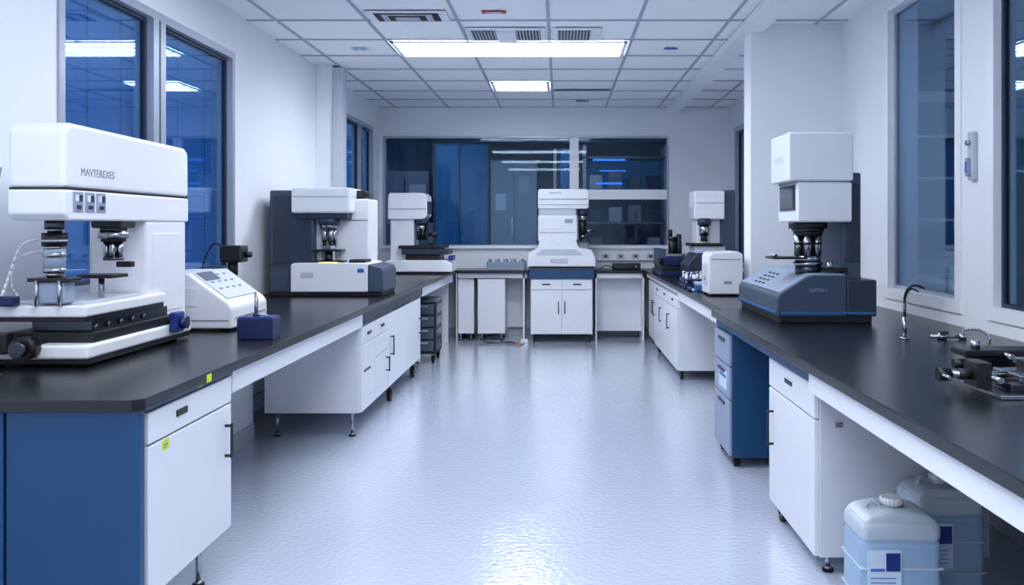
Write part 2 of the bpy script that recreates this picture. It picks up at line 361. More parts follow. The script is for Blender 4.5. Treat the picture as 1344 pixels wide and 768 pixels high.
b=B('ceiling_label',(0.99,7.85,z)); b.box(0.93,1.05,7.80,7.85,z-0.003,z,M_blutx); b.done()
b=B('air_slot_vent',(0.3,10.3,z)); b.box(-0.06,0.58,10.16,10.24,z-0.006,z,M_dslate); b.box(-0.06,0.58,10.19,10.21,z-0.008,z-0.005,M_lgrey); b.done()
b=B('air_slot_vent',(0.35,11.0,z)); b.box(0.2,0.36,11.03,11.1,z-0.006,z,M_dslate); b.box(0.2,0.36,11.06,11.07,z-0.008,z-0.005,M_lgrey); b.done()

# ---------------------------------------------------------------- benches
T0,T1=0.86,0.90
b=B('lab_bench',(-1.9,6,0))
b.prism([(LX+0.001,2.78),(-1.36,2.78),(-1.33,2.81),(-1.33,11.10),(-1.33,11.72),(LX+0.001,11.72),(LX+0.001,8.84),(-2.14,8.84),(-2.14,8.65),(LX+0.001,8.65)],'z',T0,T1,M_top,0.003)
b.box(-1.375,-1.35,3.62,6.0,0.765,T0,M_cab,0.003); b.box(-1.375,-1.35,8.62,11.05,0.765,T0,M_cab,0.003)
b.box(-1.38,-1.352,2.87,3.62,0.845,T0,M_navy); b.box(-1.38,-1.352,6.0,8.62,0.785,T0,M_dslate)
b.box(LX+0.022,-1.785,2.81,2.845,0,T0,M_navy,0.003); b.box(-1.775,-1.347,2.81,2.845,0,T0,M_navy,0.003)
b.box(-1.80,-1.76,2.83,2.86,0,T0,M_dblue)
b.box(-2.13,-1.38,8.64,8.67,0.12,T0,M_cabg,0.003)
b.box(-2.12,-2.10,3.62,6.0,0.0,T0,M_cab); b.box(-2.10,-2.09,3.62,6.0,0.0,0.11,M_lgrey)  # pale back panel added so the knee space catches more light
b.box(-2.10,-2.088,5.55,5.67,0.42,0.56,M_lgrey,0.003); b.box(-2.089,-2.085,5.58,5.64,0.44,0.48,M_grey); b.box(-2.089,-2.085,5.58,5.64,0.5,0.54,M_grey)
b.box(-1.362,-1.349,3.28,3.32,0.850,0.858,M_yel)
b.box(-1.3295,-1.3285,3.30,3.345,0.863,0.893,M_yel)
b.box(-2.0,-1.40,10.98,11.0,0.0,T0,M_cab,0.003)
b.box(-2.39,-2.35,9.8,9.84,0,T0,M_cabg)
b.done()
# near-left base cabinet
b=B('base_cabinet',(-1.6,3.2,0))
b.box(-2.0,-1.37,2.87,3.60,0.22,0.842,M_cab,0.003)
b.box(-1.37,-1.348,2.874,3.597,0.735,0.84,M_cab,0.004); b.box(-1.37,-1.348,2.874,3.597,0.225,0.727,M_cab,0.004)
b.box(-1.349,-1.344,3.08,3.17,0.782,0.806,M_black,0.002)
b.vhandle(-1.348,3.53,0.52,0.66,1)
b.box(-1.349,-1.3465,2.97,3.02,0.69,0.725,M_yel); b.box(-1.347,-1.346,2.98,3.01,0.705,0.71,M_txt); b.box(-1.347,-1.346,2.98,3.00,0.698,0.701,M_txt)
for x,y in ((-1.46,2.95),(-1.46,3.54),(-1.92,2.95),(-1.92,3.54)): b.foot(x,y,0.225)
b.done()
# second-left cabinet row
b=B('base_cabinet',(-1.7,7.2,0))
b.box(-2.03,-1.382,6.02,8.55,0.17,0.765,M_cab,0.003)
yy=[6.02,6.48,6.95,7.75,8.55]
xf=-1.382
for i in range(4):
    y0,y1=yy[i]+0.004,yy[i+1]-0.004
    if i==0:
        for z0,z1 in ((0.64,0.76),(0.175,0.635)): b.box(xf,xf+0.02,y0,y1,z0,z1,M_cab,0.003)
    elif i==1:
        for z0,z1 in ((0.64,0.76),(0.49,0.635),(0.175,0.485)): b.box(xf,xf+0.02,y0,y1,z0,z1,M_cab,0.003)
    else: b.box(xf,xf+0.02,y0,y1,0.175,0.76,M_cab,0.003)
    if i<2: b.box(xf+0.02,xf+0.03,(y0+y1)/2-0.05,(y0+y1)/2+0.05,0.69,0.71,M_black,0.003)
b.vhandle(xf+0.02,7.05,0.42,0.58,1); b.vhandle(xf+0.02,8.45,0.42,0.58,1); b.vhandle(xf+0.02,6.87,0.32,0.44,1)
b.box(xf+0.02,xf+0.022,6.1,6.3,0.44,0.455,M_dslate)
b.foot(-1.44,6.08,0.172); b.foot(-1.96,6.08,0.172); b.foot(-1.96,8.45,0.172); b.caster(-1.42,8.45,0.172,0.045)
b.caster(-1.42,7.3,0.172,0.04)
b.done()
# drawer trolley
b=B('drawer_trolley',(-1.45,9.6,0))
b.box(-1.62,-1.60,9.3,9.75,0.1,0.66,M_black,0.004); b.box(-1.335,-1.315,9.3,9.75,0.1,0.66,M_black,0.004)
b.box(-1.62,-1.315,9.3,9.75,0.65,0.68,M_smoke,0.008); b.box(-1.62,-1.315,9.3,9.75,0.1,0.12,M_black,0.004)
for i in range(4):
    z=0.13+i*0.13; b.box(-1.598,-1.337,9.29,9.72,z,z+0.115,M_smoke,0.01); b.box(-1.53,-1.40,9.275,9.295,z+0.08,z+0.1,M_lslate,0.004)
    b.box(-1.318,-1.308,9.32,9.72,z+0.01,z+0.1,M_smoke,0.004)
for x in (-1.58,-1.35):
    for y in (9.35,9.70): b.caster(x,y,0.11,0.034)
b.done()
# rear bench
b=B('lab_bench',(-0.8,11.4,0))
b.box(-1.328,-0.40,11.12,11.725,T0,T1,M_top,0.004); b.box(-1.30,-0.42,11.15,11.17,0.80,T0,M_lgrey)
b.box(-1.28,-0.48,11.66,11.68,0.12,T0,M_cab); b.box(-0.47,-0.45,11.15,11.7,0,T0,M_cab); b.box(-1.32,-1.31,11.15,11.7,0,T0,M_cab)
b.done()
b=B('lab_bench',(0.8,11.4,0))
b.box(0.44,1.076,11.12,11.725,T0,T1,M_top,0.004); b.box(0.45,1.07,11.15,11.17,0.80,T0,M_cab)
b.box(0.45,0.47,11.15,11.7,0,T0,M_cab); b.box(1.05,1.07,11.15,11.7,0,T0,M_cab); b.box(0.47,1.05,11.4,11.42,0.1,T0,M_cab)
b.done()
b=B('base_cabinet',(-0.87,11.4,0)); b.box(-1.05,-0.70,11.18,11.65,0.09,0.79,M_cab,0.004); b.box(-1.046,-0.704,11.16,11.18,0.095,0.785,M_cab,0.004)
for x in (-1.0,-0.75):
    for y in (11.24,11.6): b.foot(x,y,0.092)
b.done()
b=B('base_cabinet',(-1.25,11.4,0)); b.box(-1.30,-1.10,11.20,11.65,0.09,0.79,M_cab,0.004)
for x in (-1.27,-1.14):
    for y in (11.24,11.6): b.foot(x,y,0.092)
b.done()
b=B('mobile_equipment_cabinet',(0.02,11.3,0))
b.box(-0.37,0.41,11.03,11.68,0.10,0.80,M_cab,0.004)
for a,c in ((-0.366,0.017),(0.023,0.406)):
    b.box(a,c,11.01,11.03,0.665,0.79,M_cab,0.004); b.box(a,c,11.01,11.03,0.105,0.655,M_cab,0.004)
    b.box((a+c)/2-0.05,(a+c)/2+0.05,11.003,11.012,0.72,0.738,M_black,0.002)
b.vhandle_y(-0.02,11.01,0.36,0.52); b.vhandle_y(0.06,11.01,0.36,0.52)
b.box(-0.39,0.43,10.99,11.70,0.80,0.925,M_navy,0.006); b.box(-0.395,0.435,10.985,11.70,0.905,0.93,M_dslate,0.005)
for x in (-0.32,0.36):
    for y in (11.08,11.62): b.caster(x,y,0.102,0.036)
b.done()
# right benches
b=B('lab_bench',(1.6,3.2,0))
b.prism([(1.0,0.3),(2.218,0.3),(2.218,5.83),(1.03,5.83),(1.0,5.80)],'z',T0,T1,M_top,0.004)
b.box(1.02,1.045,0.35,3.60,0.775,T0,M_cab,0.003); b.box(1.03,1.05,3.61,5.78,0.81,T0,M_navy,0.002)
b.box(1.055,1.1,3.56,3.60,0.775,T0,M_cab)
b.box(1.66,2.19,3.05,3.09,0.0,0.775,M_cab,0.003); b.box(1.05,2.19,0.4,0.44,0.0,T0,M_cab,0.003)
b.box(2.1,2.19,3.2,5.7,0.0,T0,M_cabg)
b.done()
b=B('lab_bench',(1.6,8.5,0))
b.box(1.08,1.498,5.835,11.725,T0,T1,M_top,0.004); b.box(1.498,2.218,5.835,6.898,T0,T1,M_top,0.004); b.box(1.498,2.248,7.152,11.725,T0,T1,M_top,0.004)
b.box(1.10,1.12,5.87,8.22,0.77,T0,M_cab,0.003); b.box(1.10,1.12,8.25,11.1,0.82,T0,M_cab,0.003)
b.box(1.12,1.47,5.86,5.88,0,T0,M_cab,0.003); b.box(2.16,2.2,7.2,11.6,0,T0,M_cabg)
b.done()
b=B('base_cabinet',(1.4,3.99,0))
b.box(1.075,1.78,3.63,4.42,0.08,0.80,M_cabg,0.004)
b.box(1.053,1.075,3.634,4.416,0.655,0.795,M_cab,0.004); b.box(1.053,1.075,3.634,4.416,0.085,0.647,M_cab,0.004)
b.vhandle(1.053,4.33,0.37,0.55,-1); b.box(1.048,1.054,3.98,4.10,0.725,0.745,M_dslate,0.002)
b.box(1.66,1.72,3.622,3.63,0.24,0.33,M_lgrey,0.003); b.box(1.675,1.705,3.619,3.624,0.255,0.275,M_dslate); b.box(1.675,1.705,3.619,3.624,0.295,0.315,M_dslate)
b.box(1.14,1.17,3.626,3.63,0.62,0.64,M_txt)
b.caster(1.10,4.32,0.085,0.045); b.foot(1.13,3.70,0.085); b.foot(1.70,3.70,0.085); b.foot(1.70,4.33,0.085)
b.done()
b=B('pedestal_cabinet',(1.15,5.5,0))
b.box(1.035,1.32,5.27,5.78,0.06,0.80,M_navy,0.006)
for i,(z0,z1) in enumerate(((0.07,0.40),(0.41,0.60),(0.61,0.79))):
    b.box(1.018,1.035,5.275,5.775,z0,z1,M_lslate,0.004); b.box(1.010,1.019,5.42,5.62,z1-0.05,z1-0.03,M_dslate,0.002)
b.box(1.015,1.019,5.35,5.6,0.45,0.56,M_label); b.box(1.0145,1.0155,5.37,5.58,0.52,0.54,M_blutx)
for x in (1.07,1.28):
    for y in (5.32,5.73): b.caster(x,y,0.062,0.025)
b.done()
b=B('base_cabinet',(1.4,9,0))
b.box(1.125,1.62,8.28,10.30,0.09,0.80,M_cab,0.004)
for y0,y1 in ((8.28,8.95),(8.95,9.62),(9.62,10.30)):
    b.box(1.105,1.125,y0+0.004,y1-0.004,0.68,0.795,M_cab,0.003); b.box(1.105,1.125,y0+0.004,y1-0.004,0.095,0.672,M_cab,0.003)
    b.box(1.098,1.106,(y0+y1)/2-0.05,(y0+y1)/2+0.05,0.73,0.75,M_black); b.vhandle(1.105,y1-0.08,0.42,0.58,-1)
b.caster(1.16,8.36,0.092,0.04); b.caster(1.16,10.2,0.092,0.04); b.foot(1.55,8.36,0.092); b.foot(1.55,10.2,0.092)
b.done()
b=B('base_cabinet',(1.4,10.7,0))
b.box(1.14,1.6,10.4,11.05,0.09,0.80,M_cabg,0.004); b.box(1.12,1.14,10.404,11.046,0.095,0.795,M_cabg,0.004); b.vhandle(1.12,10.5,0.42,0.58,-1)
for x in (1.18,1.55):
    for y in (10.45,11.0): b.foot(x,y,0.092)
b.done()

# ---------------------------------------------------------------- A : big measuring microscope (left near)
b=B('measuring_microscope',(-2.0,3.9,T1))
b.prism([(3.33,1.60),(3.33,1.82),(3.37,1.853),(4.40,1.845),(4.44,1.82),(4.44,1.60)],'x',-2.10,-1.88,M_white,0.018,3)
b.box(-2.095,-1.885,3.335,4.435,1.592,1.602,M_black)
b.prism([(3.33,1.50),(3.36,1.475),(4.44,1.475),(4.44,1.594),(3.33,1.594)],'x',-2.10,-1.88,M_white,0.010,3)
b.text('MAVTEREXES',(-1.8795,3.57,1.665),0.044,M_txt,'+x')
for i in range(3):
    y0=3.385+i*0.085; b.box(-1.883,-1.876,y0,y0+0.07,1.508,1.588,M_lslate,0.004)
    b.box(-1.877,-1.873,y0+0.012,y0+0.03,1.55,1.575,M_white); b.box(-1.877,-1.873,y0+0.04,y0+0.058,1.55,1.575,M_dslate); b.box(-1.877,-1.873,y0+0.02,y0+0.05,1.52,1.535,M_dslate)
b.box(-2.15,-1.885,4.0,4.42,0.98,1.48,M_white,0.015,3)
b.box(-1.886,-1.881,4.06,4.36,1.05,1.42,M_white,0.003)
# objective turret
cx,cy=-1.955,3.84
b.box(cx-0.065,cx+0.065,cy-0.07,cy+0.07,1.445,1.48,M_black,0.01); b.cyl((cx,cy,1.43),0.055,0.02,M_dsteel)
b.cyl((cx,cy,1.40),0.062,0.03,M_steel); b.cyl((cx,cy,1.385),0.05,0.02,M_black)
for k in range(5):
    a=k*math.tau/5; b.cyl((cx+0.028*math.cos(a),cy+0.028*math.sin(a),1.31),0.013,0.08,M_steel,seg=14)
b.cyl((cx,cy,1.305),0.042,0.012,M_dsteel); b.box(cx+0.02,cx+0.085,cy-0.02,cy+0.02,1.275,1.30,M_black,0.004)
# zoom lens column
cx,cy=-2.0,3.47
b.cyl((cx,cy,1.44),0.036,0.04,M_dsteel); b.cyl((cx,cy,1.425),0.026,0.03,M_steel); b.cyl((cx,cy,1.375),0.046,0.052,M_black); b.cyl((cx,cy,1.392),0.0475,0.008,M_lgrey)
b.cyl((cx,cy,1.27),0.040,0.106,M_lslate); b.cyl((cx,cy,1.33),0.042,0.02,M_steel); b.cyl((cx,cy,1.27),0.042,0.018,M_steel); b.cyl((cx,cy,1.365),0.042,0.01,M_steel)
b.cyl((cx,cy,1.25),0.026,0.02,M_steel,r2=0.036); b.box(cx-0.08,cx+0.08,cy-0.05,cy+0.05,1.235,1.25,M_black,0.003)
b.box(cx-0.06,cx+0.06,cy-0.04,cy+0.04,1.15,1.235,M_lslate,0.006); b.cyl((cx-0.045,cy-0.045,1.14),0.008,0.1,M_steel); b.cyl((cx+0.045,cy-0.045,1.14),0.008,0.1,M_steel)
b.box(-2.02,-1.87,3.66,3.80,1.235,1.250,M_black,0.003); b.cyl((-1.95,3.73,1.14),0.012,0.1,M_steel)
# stage stack
b.box(-2.26,-1.86,3.44,4.14,1.095,1.14,M_white,0.008,3); b.box(-2.20,-1.90,3.50,3.98,1.14,1.150,M_lgrey,0.003)
b.box(-2.23,-1.87,3.46,4.14,1.075,1.095,M_black,0.003); b.box(-2.12,-1.88,3.52,4.2,1.03,1.075,M_dsteel,0.004)
b.box(-2.20,-1.85,3.48,4.25,0.985,1.03,M_black,0.004)
for yy in (3.5,3.6,3.7,3.8,3.9): b.cyl((-1.862,yy,1.052),0.012,0.02,M_dsteel,'x',seg=12)
b.box(-2.28,-1.83,3.40,4.36,0.935,0.99,M_white,0.012,3); b.box(-2.27,-1.84,3.42,4.35,0.912,0.937,M_black,0.004)
for x in (-2.23,-1.90):
    for y in (3.47,4.28): b.cyl((x,y,0.90),0.028,0.014,M_rub)
b.cyl((-2.05,3.33,0.985),0.045,0.06,M_black,'y'); b.cyl((-2.05,3.30,0.985),0.030,0.03,M_dsteel,'y'); b.cyl((-2.05,3.39,0.985),0.02,0.1,M_steel,'y')
b.box(-2.22,-2.12,3.36,3.41,0.96,1.04,M_black,0.008)
b.box(-1.83,-1.79,4.10,4.19,0.955,1.05,M_blue,0.01); b.cyl((-1.80,4.145,1.0),0.03,0.04,M_dblue,'x'); b.cyl((-1.855,4.145,1.0),0.015,0.05,M_steel,'x')
b.box(-1.845,-1.80,4.22,4.27,0.96,1.01,M_blue,0.01)
b.box(-2.19,-2.12,3.40,3.45,1.14,1.18,M_dblue,0.008)
b.tube([(-2.05,3.5,1.40),(-2.12,3.46,1.38),(-2.20,3.5,1.25),(-2.24,3.5,1.14)],0.006,M_white)
b.tube([(-2.04,3.5,1.36),(-2.15,3.5,1.33),(-2.22,3.55,1.22),(-2.2,3.6,1.14)],0.004,M_white)
b.tube([(-2.25,3.5,1.10),(-2.33,3.5,1.2),(-2.36,3.6,1.4),(-2.36,3.7,1.7)],0.006,M_grey)
b.tube([(-2.27,3.45,0.96),(-2.32,3.25,0.92),(-2.28,3.1,0.908),(-2.2,3.15,0.906)],0.006,M_black)
b.tube([(-2.25,3.42,1.0),(-2.22,3.3,0.93),(-2.12,3.2,0.908),(-2.05,3.22,0.906)],0.005,M_black)
b.done()
# ---- controller wedge
b=B('benchtop_controller',(-1.95,4.85,T1))
b.prism([(-2.17,0.915),(-2.19,1.18),(-2.17,1.205),(-1.95,1.205),(-1.74,1.05),(-1.72,1.02),(-1.72,0.915)],'y',4.60,5.15,M_white,0.012,3)
b.prism([(-1.945,1.200),(-1.94,1.207),(-1.76,1.074),(-1.765,1.067)],'y',4.64,5.11,M_lgrey)
b.prism([(-1.935,1.2015),(-1.933,1.2055),(-1.878,1.165),(-1.880,1.161)],'y',4.66,4.86,M_slate)
for i in range(3):
    for k in range(4):
        u=0.15+0.25*i; x=-1.94+0.18*u; zz=1.21-0.133*u
        if i==0 and k<2: continue
        b.box(x-0.007,x+0.007,4.70+k*0.09,4.73+k*0.09,zz-0.010,zz+0.001,M_lslate if k%3 else M_grey,0.002)
b.box(-1.722,-1.717,4.64,5.11,0.965,0.972,M_grey); b.box(-2.05,-1.90,4.595,4.602,1.03,1.13,M_white,0.002)
b.box(-2.15,-1.74,4.597,4.602,0.955,0.962,M_grey)
for x in (-2.12,-1.78):
    for y in (4.66,5.09): b.cyl((x,y,0.90),0.018,0.018,M_rub)
b.done()
# ---- camera stand behind
b=B('inspection_camera_stand',(-2.14,5.75,T1))
b.box(-2.26,-2.02,5.62,5.88,0.90,0.925,M_black,0.006); b.cyl((-2.14,5.78,0.92),0.016,0.36,M_steel); b.box(-2.20,-2.06,5.66,5.80,1.22,1.33,M_black,0.012); b.cyl((-2.13,5.71,1.14),0.032,0.08,M_black); b.cyl((-2.13,5.71,1.12),0.024,0.03,M_steel)
b.box(-2.17,-2.10,5.65,5.72,0.925,1.0,M_dblue,0.01); b.cyl((-2.06,5.74,1.27),0.02,0.04,M_black,'x')
b.tube([(-2.2,5.75,1.3),(-2.28,5.78,1.34),(-2.36,5.8,1.2),(-2.37,5.8,0.95)],0.005,M_black)
b.done()
# ---- blue box w/ rod
b=B('blue_sample_block',(-1.48,4.33,T1))
b.box(-1.575,-1.40,4.27,4.40,0.90,1.005,M_dblue,0.006); b.box(-1.57,-1.405,4.275,4.395,0.985,1.01,M_blue,0.004)
b.cyl((-1.50,4.33,1.0),0.009,0.13,M_steel); b.cyl((-1.50,4.33,1.01),0.016,0.012,M_dsteel); b.cyl((-1.44,4.30,1.008),0.008,0.012,M_steel)
b.done()

# ---------------------------------------------------------------- B
b=B('benchtop_microscope',(-1.9,7.2,T1))
b.box(-2.33,-1.97,7.03,7.50,0.92,1.745,M_slate,0.014,3); b.box(-2.30,-2.0,7.022,7.03,1.16,1.70,M_dslate,0.003); b.box(-2.335,-1.965,7.02,7.5,1.14,1.15,M_dslate)
b.box(-2.14,-1.67,6.97,7.42,1.56,1.765,M_white,0.020,3); b.box(-2.10,-1.70,7.0,7.40,1.515,1.565,M_dslate,0.01)
b.box(-2.12,-1.70,6.966,6.972,1.69,1.694,M_grey)
b.box(-1.84,-1.56,7.16,7.52,1.16,1.68,M_white,0.02,3); b.box(-1.83,-1.57,7.155,7.165,1.50,1.51,M_grey); b.box(-1.68,-1.60,7.2,7.35,1.68,1.75,M_black,0.01)
b.box(-2.08,-1.93,7.10,7.4,1.14,1.53,M_white,0.01)
cx,cy=-1.86,7.06
b.cyl((cx,cy,1.47),0.085,0.05,M_dslate); b.cyl((cx,cy,1.44),0.07,0.035,M_steel)
for k in range(5):
    a=k*math.tau/5+0.3; b.cyl((cx+0.042*math.cos(a),cy+0.042*math.sin(a),1.33),0.019,0.11,M_steel,seg=16); b.cyl((cx+0.042*math.cos(a),cy+0.042*math.sin(a),1.30),0.013,0.03,M_black,seg=14)
b.box(-1.98,-1.75,6.98,7.2,1.255,1.27,M_black,0.003); b.cyl((cx,cy,1.16),0.03,0.1,M_dsteel)
b.prism([(-2.13,0.935),(-2.13,1.15),(-2.11,1.165),(-1.53,1.165),(-1.52,1.15),(-1.52,0.935)],'y',6.93,7.50,M_white,0.01,3)
b.prism([(-1.52,0.935),(-1.52,1.155),(-1.42,1.13),(-1.40,1.10),(-1.40,0.935)],'y',6.94,7.50,M_slate,0.008)
b.box(-1.92,-1.78,6.975,7.2,1.164,1.170,M_warm,0.002); b.box(-1.98,-1.74,7.0,7.3,1.168,1.18,M_black,0.002)
b.box(-1.68,-1.55,6.98,7.2,1.163,1.19,M_black,0.006)
b.box(-2.31,-1.41,6.96,7.48,0.90,0.937,M_black,0.006)
b.box(-2.05,-1.95,6.926,6.932,1.05,1.09,M_lgrey); b.box(-1.6,-1.55,6.925,6.932,1.09,1.12,M_bright)
b.done()
# ---- C
b=B('benchtop_microscope',(-1.7,10.4,T1))
b.prism([(-2.02,1.54),(-2.02,1.82),(-2.0,1.85),(-1.60,1.85),(-1.56,1.81),(-1.56,1.58),(-1.60,1.54)],'y',10.28,10.65,M_white,0.012,3)
b.box(-2.01,-1.57,10.275,10.285,1.66,1.667,M_grey); b.box(-2.0,-1.72,10.32,10.64,1.05,1.55,M_white,0.02,3)
b.box(-1.56,-1.53,10.3,10.5,1.6,1.75,M_dslate,0.01)
cx,cy=-1.64,10.38
b.cyl((cx,cy,1.48),0.08,0.07,M_dslate); b.cyl((cx,cy,1.40),0.06,0.09,M_steel)
for k in range(4):
    a=k*math.tau/4+0.5; b.cyl((cx+0.04*math.cos(a),cy+0.04*math.sin(a),1.30),0.02,0.12,M_black,seg=14)
b.cyl((-1.55,10.36,1.36),0.03,0.1,M_black,'x'); b.box(-1.56,-1.50,10.34,10.44,1.25,1.5,M_dslate,0.01)
b.box(-1.88,-1.34,10.2,10.6,1.20,1.235,M_black,0.004); b.box(-1.84,-1.30,10.18,10.6,1.13,1.19,M_dslate,0.005); b.box(-1.80,-1.4,10.22,10.6,1.06,1.13,M_black,0.005)
b.prism([(-2.10,0.93),(-2.08,1.02),(-1.98,1.065),(-1.32,1.065),(-1.25,1.02),(-1.25,0.93)],'y',10.15,10.66,M_white,0.01,3)
b.box(-2.08,-1.27,10.17,10.64,0.90,0.932,M_black,0.005); b.box(-1.3,-1.24,10.2,10.4,1.06,1.12,M_blue,0.01)
b.done()
# ---- D
b=B('benchtop_microscope',(0.02,11.3,0.93))
b.prism([(-0.28,1.68),(-0.28,1.90),(-0.26,1.93),(0.33,1.93),(0.365,1.90),(0.365,1.70),(0.34,1.68)],'y',11.06,11.50,M_white,0.012,3)
b.box(-0.27,0.355,11.052,11.062,1.80,1.807,M_grey); b.box(-0.27,0.355,11.052,11.062,1.73,1.735,M_grey); b.text('ZANVETIS',(-0.06,11.055,1.88),0.035,M_txt)
b.box(-0.27,0.20,11.08,11.5,1.60,1.69,M_lgrey,0.01); b.box(-0.28,0.22,11.05,11.5,1.27,1.60,M_white,0.02,3); b.box(-0.22,0.03,11.043,11.052,1.42,1.56,M_cab,0.004); b.box(-0.26,0.20,11.044,11.05,1.38,1.385,M_grey)
b.box(0.06,0.16,11.043,11.051,1.5,1.55,M_lslate,0.003)
cx,cy=0.29,11.16
b.cyl((cx,cy,1.60),0.07,0.085,M_dslate); b.cyl((cx,cy,1.54),0.055,0.065,M_steel); b.cyl((cx,cy,1.36),0.045,0.18,M_black); b.cyl((cx+0.04,cy,1.40),0.02,0.08,M_steel,'x'); b.cyl((cx,cy,1.30),0.03,0.06,M_steel)
b.box(0.2,0.38,11.08,11.3,1.26,1.285,M_black,0.004); b.box(0.23,0.36,11.12,11.3,1.16,1.27,M_grey,0.01)
b.prism([(-0.41,0.95),(-0.40,1.12),(-0.28,1.19),(-0.26,1.28),(0.2,1.28),(0.24,1.19),(0.40,1.16),(0.45,1.06),(0.45,0.95)],'y',11.04,11.55,M_white,0.010,3)
b.prism([(-0.30,1.10),(-0.22,1.17),(0.2,1.17),(0.28,1.10)],'y',11.03,11.05,M_lgrey,0.002); b.box(-0.12,0.1,11.028,11.04,1.0,1.05,M_lgrey,0.003)
b.box(-0.39,0.43,11.06,11.53,0.93,0.955,M_black,0.005)
b.done()
# ---- E
b=B('benchtop_microscope',(1.6,9.4,T1))
b.box(1.41,1.73,9.20,9.60,1.53,1.83,M_white,0.016,3); b.box(1.405,1.411,9.25,9.55,1.56,1.66,M_lgrey); b.box(1.42,1.72,9.195,9.2,1.70,1.705,M_grey)
b.box(1.70,1.85,9.25,9.65,0.92,1.84,M_slate,0.012,3); b.box(1.45,1.7,9.3,9.62,1.2,1.54,M_white,0.012)
cx,cy=1.52,9.25
b.cyl((cx,cy,1.47),0.07,0.07,M_dslate); b.cyl((cx,cy,1.36),0.05,0.12,M_steel); b.cyl((cx,cy,1.30),0.035,0.07,M_black)
b.box(1.36,1.70,9.1,9.5,1.25,1.28,M_black,0.004); b.box(1.40,1.72,9.12,9.5,1.18,1.25,M_lgrey,0.005)
b.prism([(1.32,0.92),(1.32,1.05),(1.42,1.18),(1.84,1.18),(1.84,0.92)],'y',9.08,9.64,M_dslate,0.01,3); b.box(1.34,1.83,9.1,9.62,0.90,0.925,M_black,0.005)
b.done()
b=B('motorised_sample_stage',(1.28,10.1,T1))
b.box(1.12,1.48,9.72,10.65,0.90,0.96,M_dblue,0.01); b.box(1.14,1.46,9.76,10.6,0.96,1.02,M_black,0.006); b.box(1.16,1.44,9.74,10.3,1.02,1.12,M_dblue,0.01); b.box(1.12,1.2,9.9,10.5,1.0,1.2,M_slate,0.01)
b.box(1.18,1.40,9.8,10.2,1.12,1.15,M_steel,0.004); b.cyl((1.28,9.96,1.15),0.05,0.16,M_black); b.cyl((1.28,9.96,1.31),0.06,0.03,M_dsteel); b.cyl((1.25,9.94,1.34),0.025,0.08,M_black); b.cyl((1.35,9.97,1.15),0.03,0.22,M_dslate)
b.cyl((1.10,9.85,1.07),0.03,0.05,M_black,'x'); b.box(1.30,1.44,10.35,10.5,1.02,1.28,M_dslate,0.01)
b.done()
b=B('sample_tube_rack',(1.22,8.1,T1))
b.box(1.13,1.36,7.9,8.3,0.90,0.93,M_dblue,0.006); b.box(1.13,1.36,7.9,8.3,0.965,0.98,M_blue,0.004)
for x in (1.14,1.34):
    for y in (7.91,8.28): b.cyl((x,y,0.93),0.006,0.04,M_steel)
for i in range(4):
    for k in range(5): b.cyl((1.165+i*0.055,7.94+k*0.08,0.93),0.011,0.09,M_white if (i+k)%3 else M_slate,seg=12); b.cyl((1.165+i*0.055,7.94+k*0.08,1.02),0.013,0.014,[M_blue,M_white,M_slate][(i*2+k)%3],seg=12)
b.done()
b=B('pipette',(1.15,7.55,T1)); b.cyl((1.13,7.45,0.917),0.014,0.22,M_blue,'y'); b.cyl((1.13,7.67,0.917),0.012,0.1,M_white,'y',r2=0.004); b.cyl((1.13,7.41,0.917),0.009,0.05,M_white,'y'); b.done()
b=B('pipette_tip_box',(1.24,7.7,T1)); b.box(1.17,1.29,7.5,7.66,0.90,0.95,M_bright,0.006); b.box(1.17,1.29,7.5,7.66,0.951,0.975,M_liquid,0.006); b.done()
# ---- H : white box
b=B('mini_centrifuge',(1.31,7.1,T1))
b.prism([(1.18,0.915),(1.18,1.22),(1.20,1.245),(1.42,1.255),(1.45,1.23),(1.45,0.915)],'y',6.95,7.30,M_white,0.012,3)
b.box(1.20,1.43,6.945,6.952,1.19,1.195,M_grey); b.box(1.176,1.182,7.0,7.25,0.98,1.15,M_lgrey,0.003); b.cyl((1.168,7.12,1.04),0.025,0.012,M_grey,'x'); b.box(1.30,1.36,6.944,6.952,1.0,1.02,M_lslate)
for x in (1.21,1.42):
    for y in (6.98,7.27): b.cyl((x,y,0.90),0.014,0.018,M_rub)
b.done()
# ---------------------------------------------------------------- F
b=B('benchtop_microscope',(1.5,5.4,T1))
b.box(1.298,1.668,4.98,5.40,1.712,1.99,M_white,0.012,3); b.box(1.34,1.64,5.0,5.38,1.70,1.715,M_grey)
b.box(1.350,1.662,4.985,5.42,1.478,1.705,M_white,0.012,3)
b.box(1.343,1.352,5.03,5.37,1.545,1.692,M_screen,0.006); b.box(1.341,1.345,5.05,5.35,1.56,1.68,M_lensd)
b.text('NAYVESIS',(1.2975,5.2,1.84),0.045,M_lgrey,'-x')
b.box(1.63,1.745,5.08,5.50,1.10,1.765,M_slate,0.012,3); b.box(1.66,1.73,5.07,5.085,1.25,1.70,M_dslate,0.003)
cx,cy=1.47,5.2
b.cyl((cx,cy,1.440),0.112,0.045,M_black); b.cyl((cx,cy,1.425),0.095,0.02,M_dsteel); b.cyl((cx,cy,1.40),0.085,0.03,M_black)
for k in range(6):
    a=k*math.tau/6+0.2; b.cyl((cx+0.062*math.cos(a),cy+0.062*math.sin(a),1.28),0.024,0.13,M_steel,seg=18); b.cyl((cx+0.062*math.cos(a),cy+0.062*math.sin(a),1.345),0.026,0.015,M_black,seg=18)
b.cyl((cx,cy,1.28),0.05,0.13,M_dsteel)
b.cyl((cx,cy,1.225),0.085,0.02,M_steel); b.cyl((cx,cy,1.17),0.075,0.06,M_dsteel); b.cyl((cx,cy,1.245),0.075,0.035,M_steel)
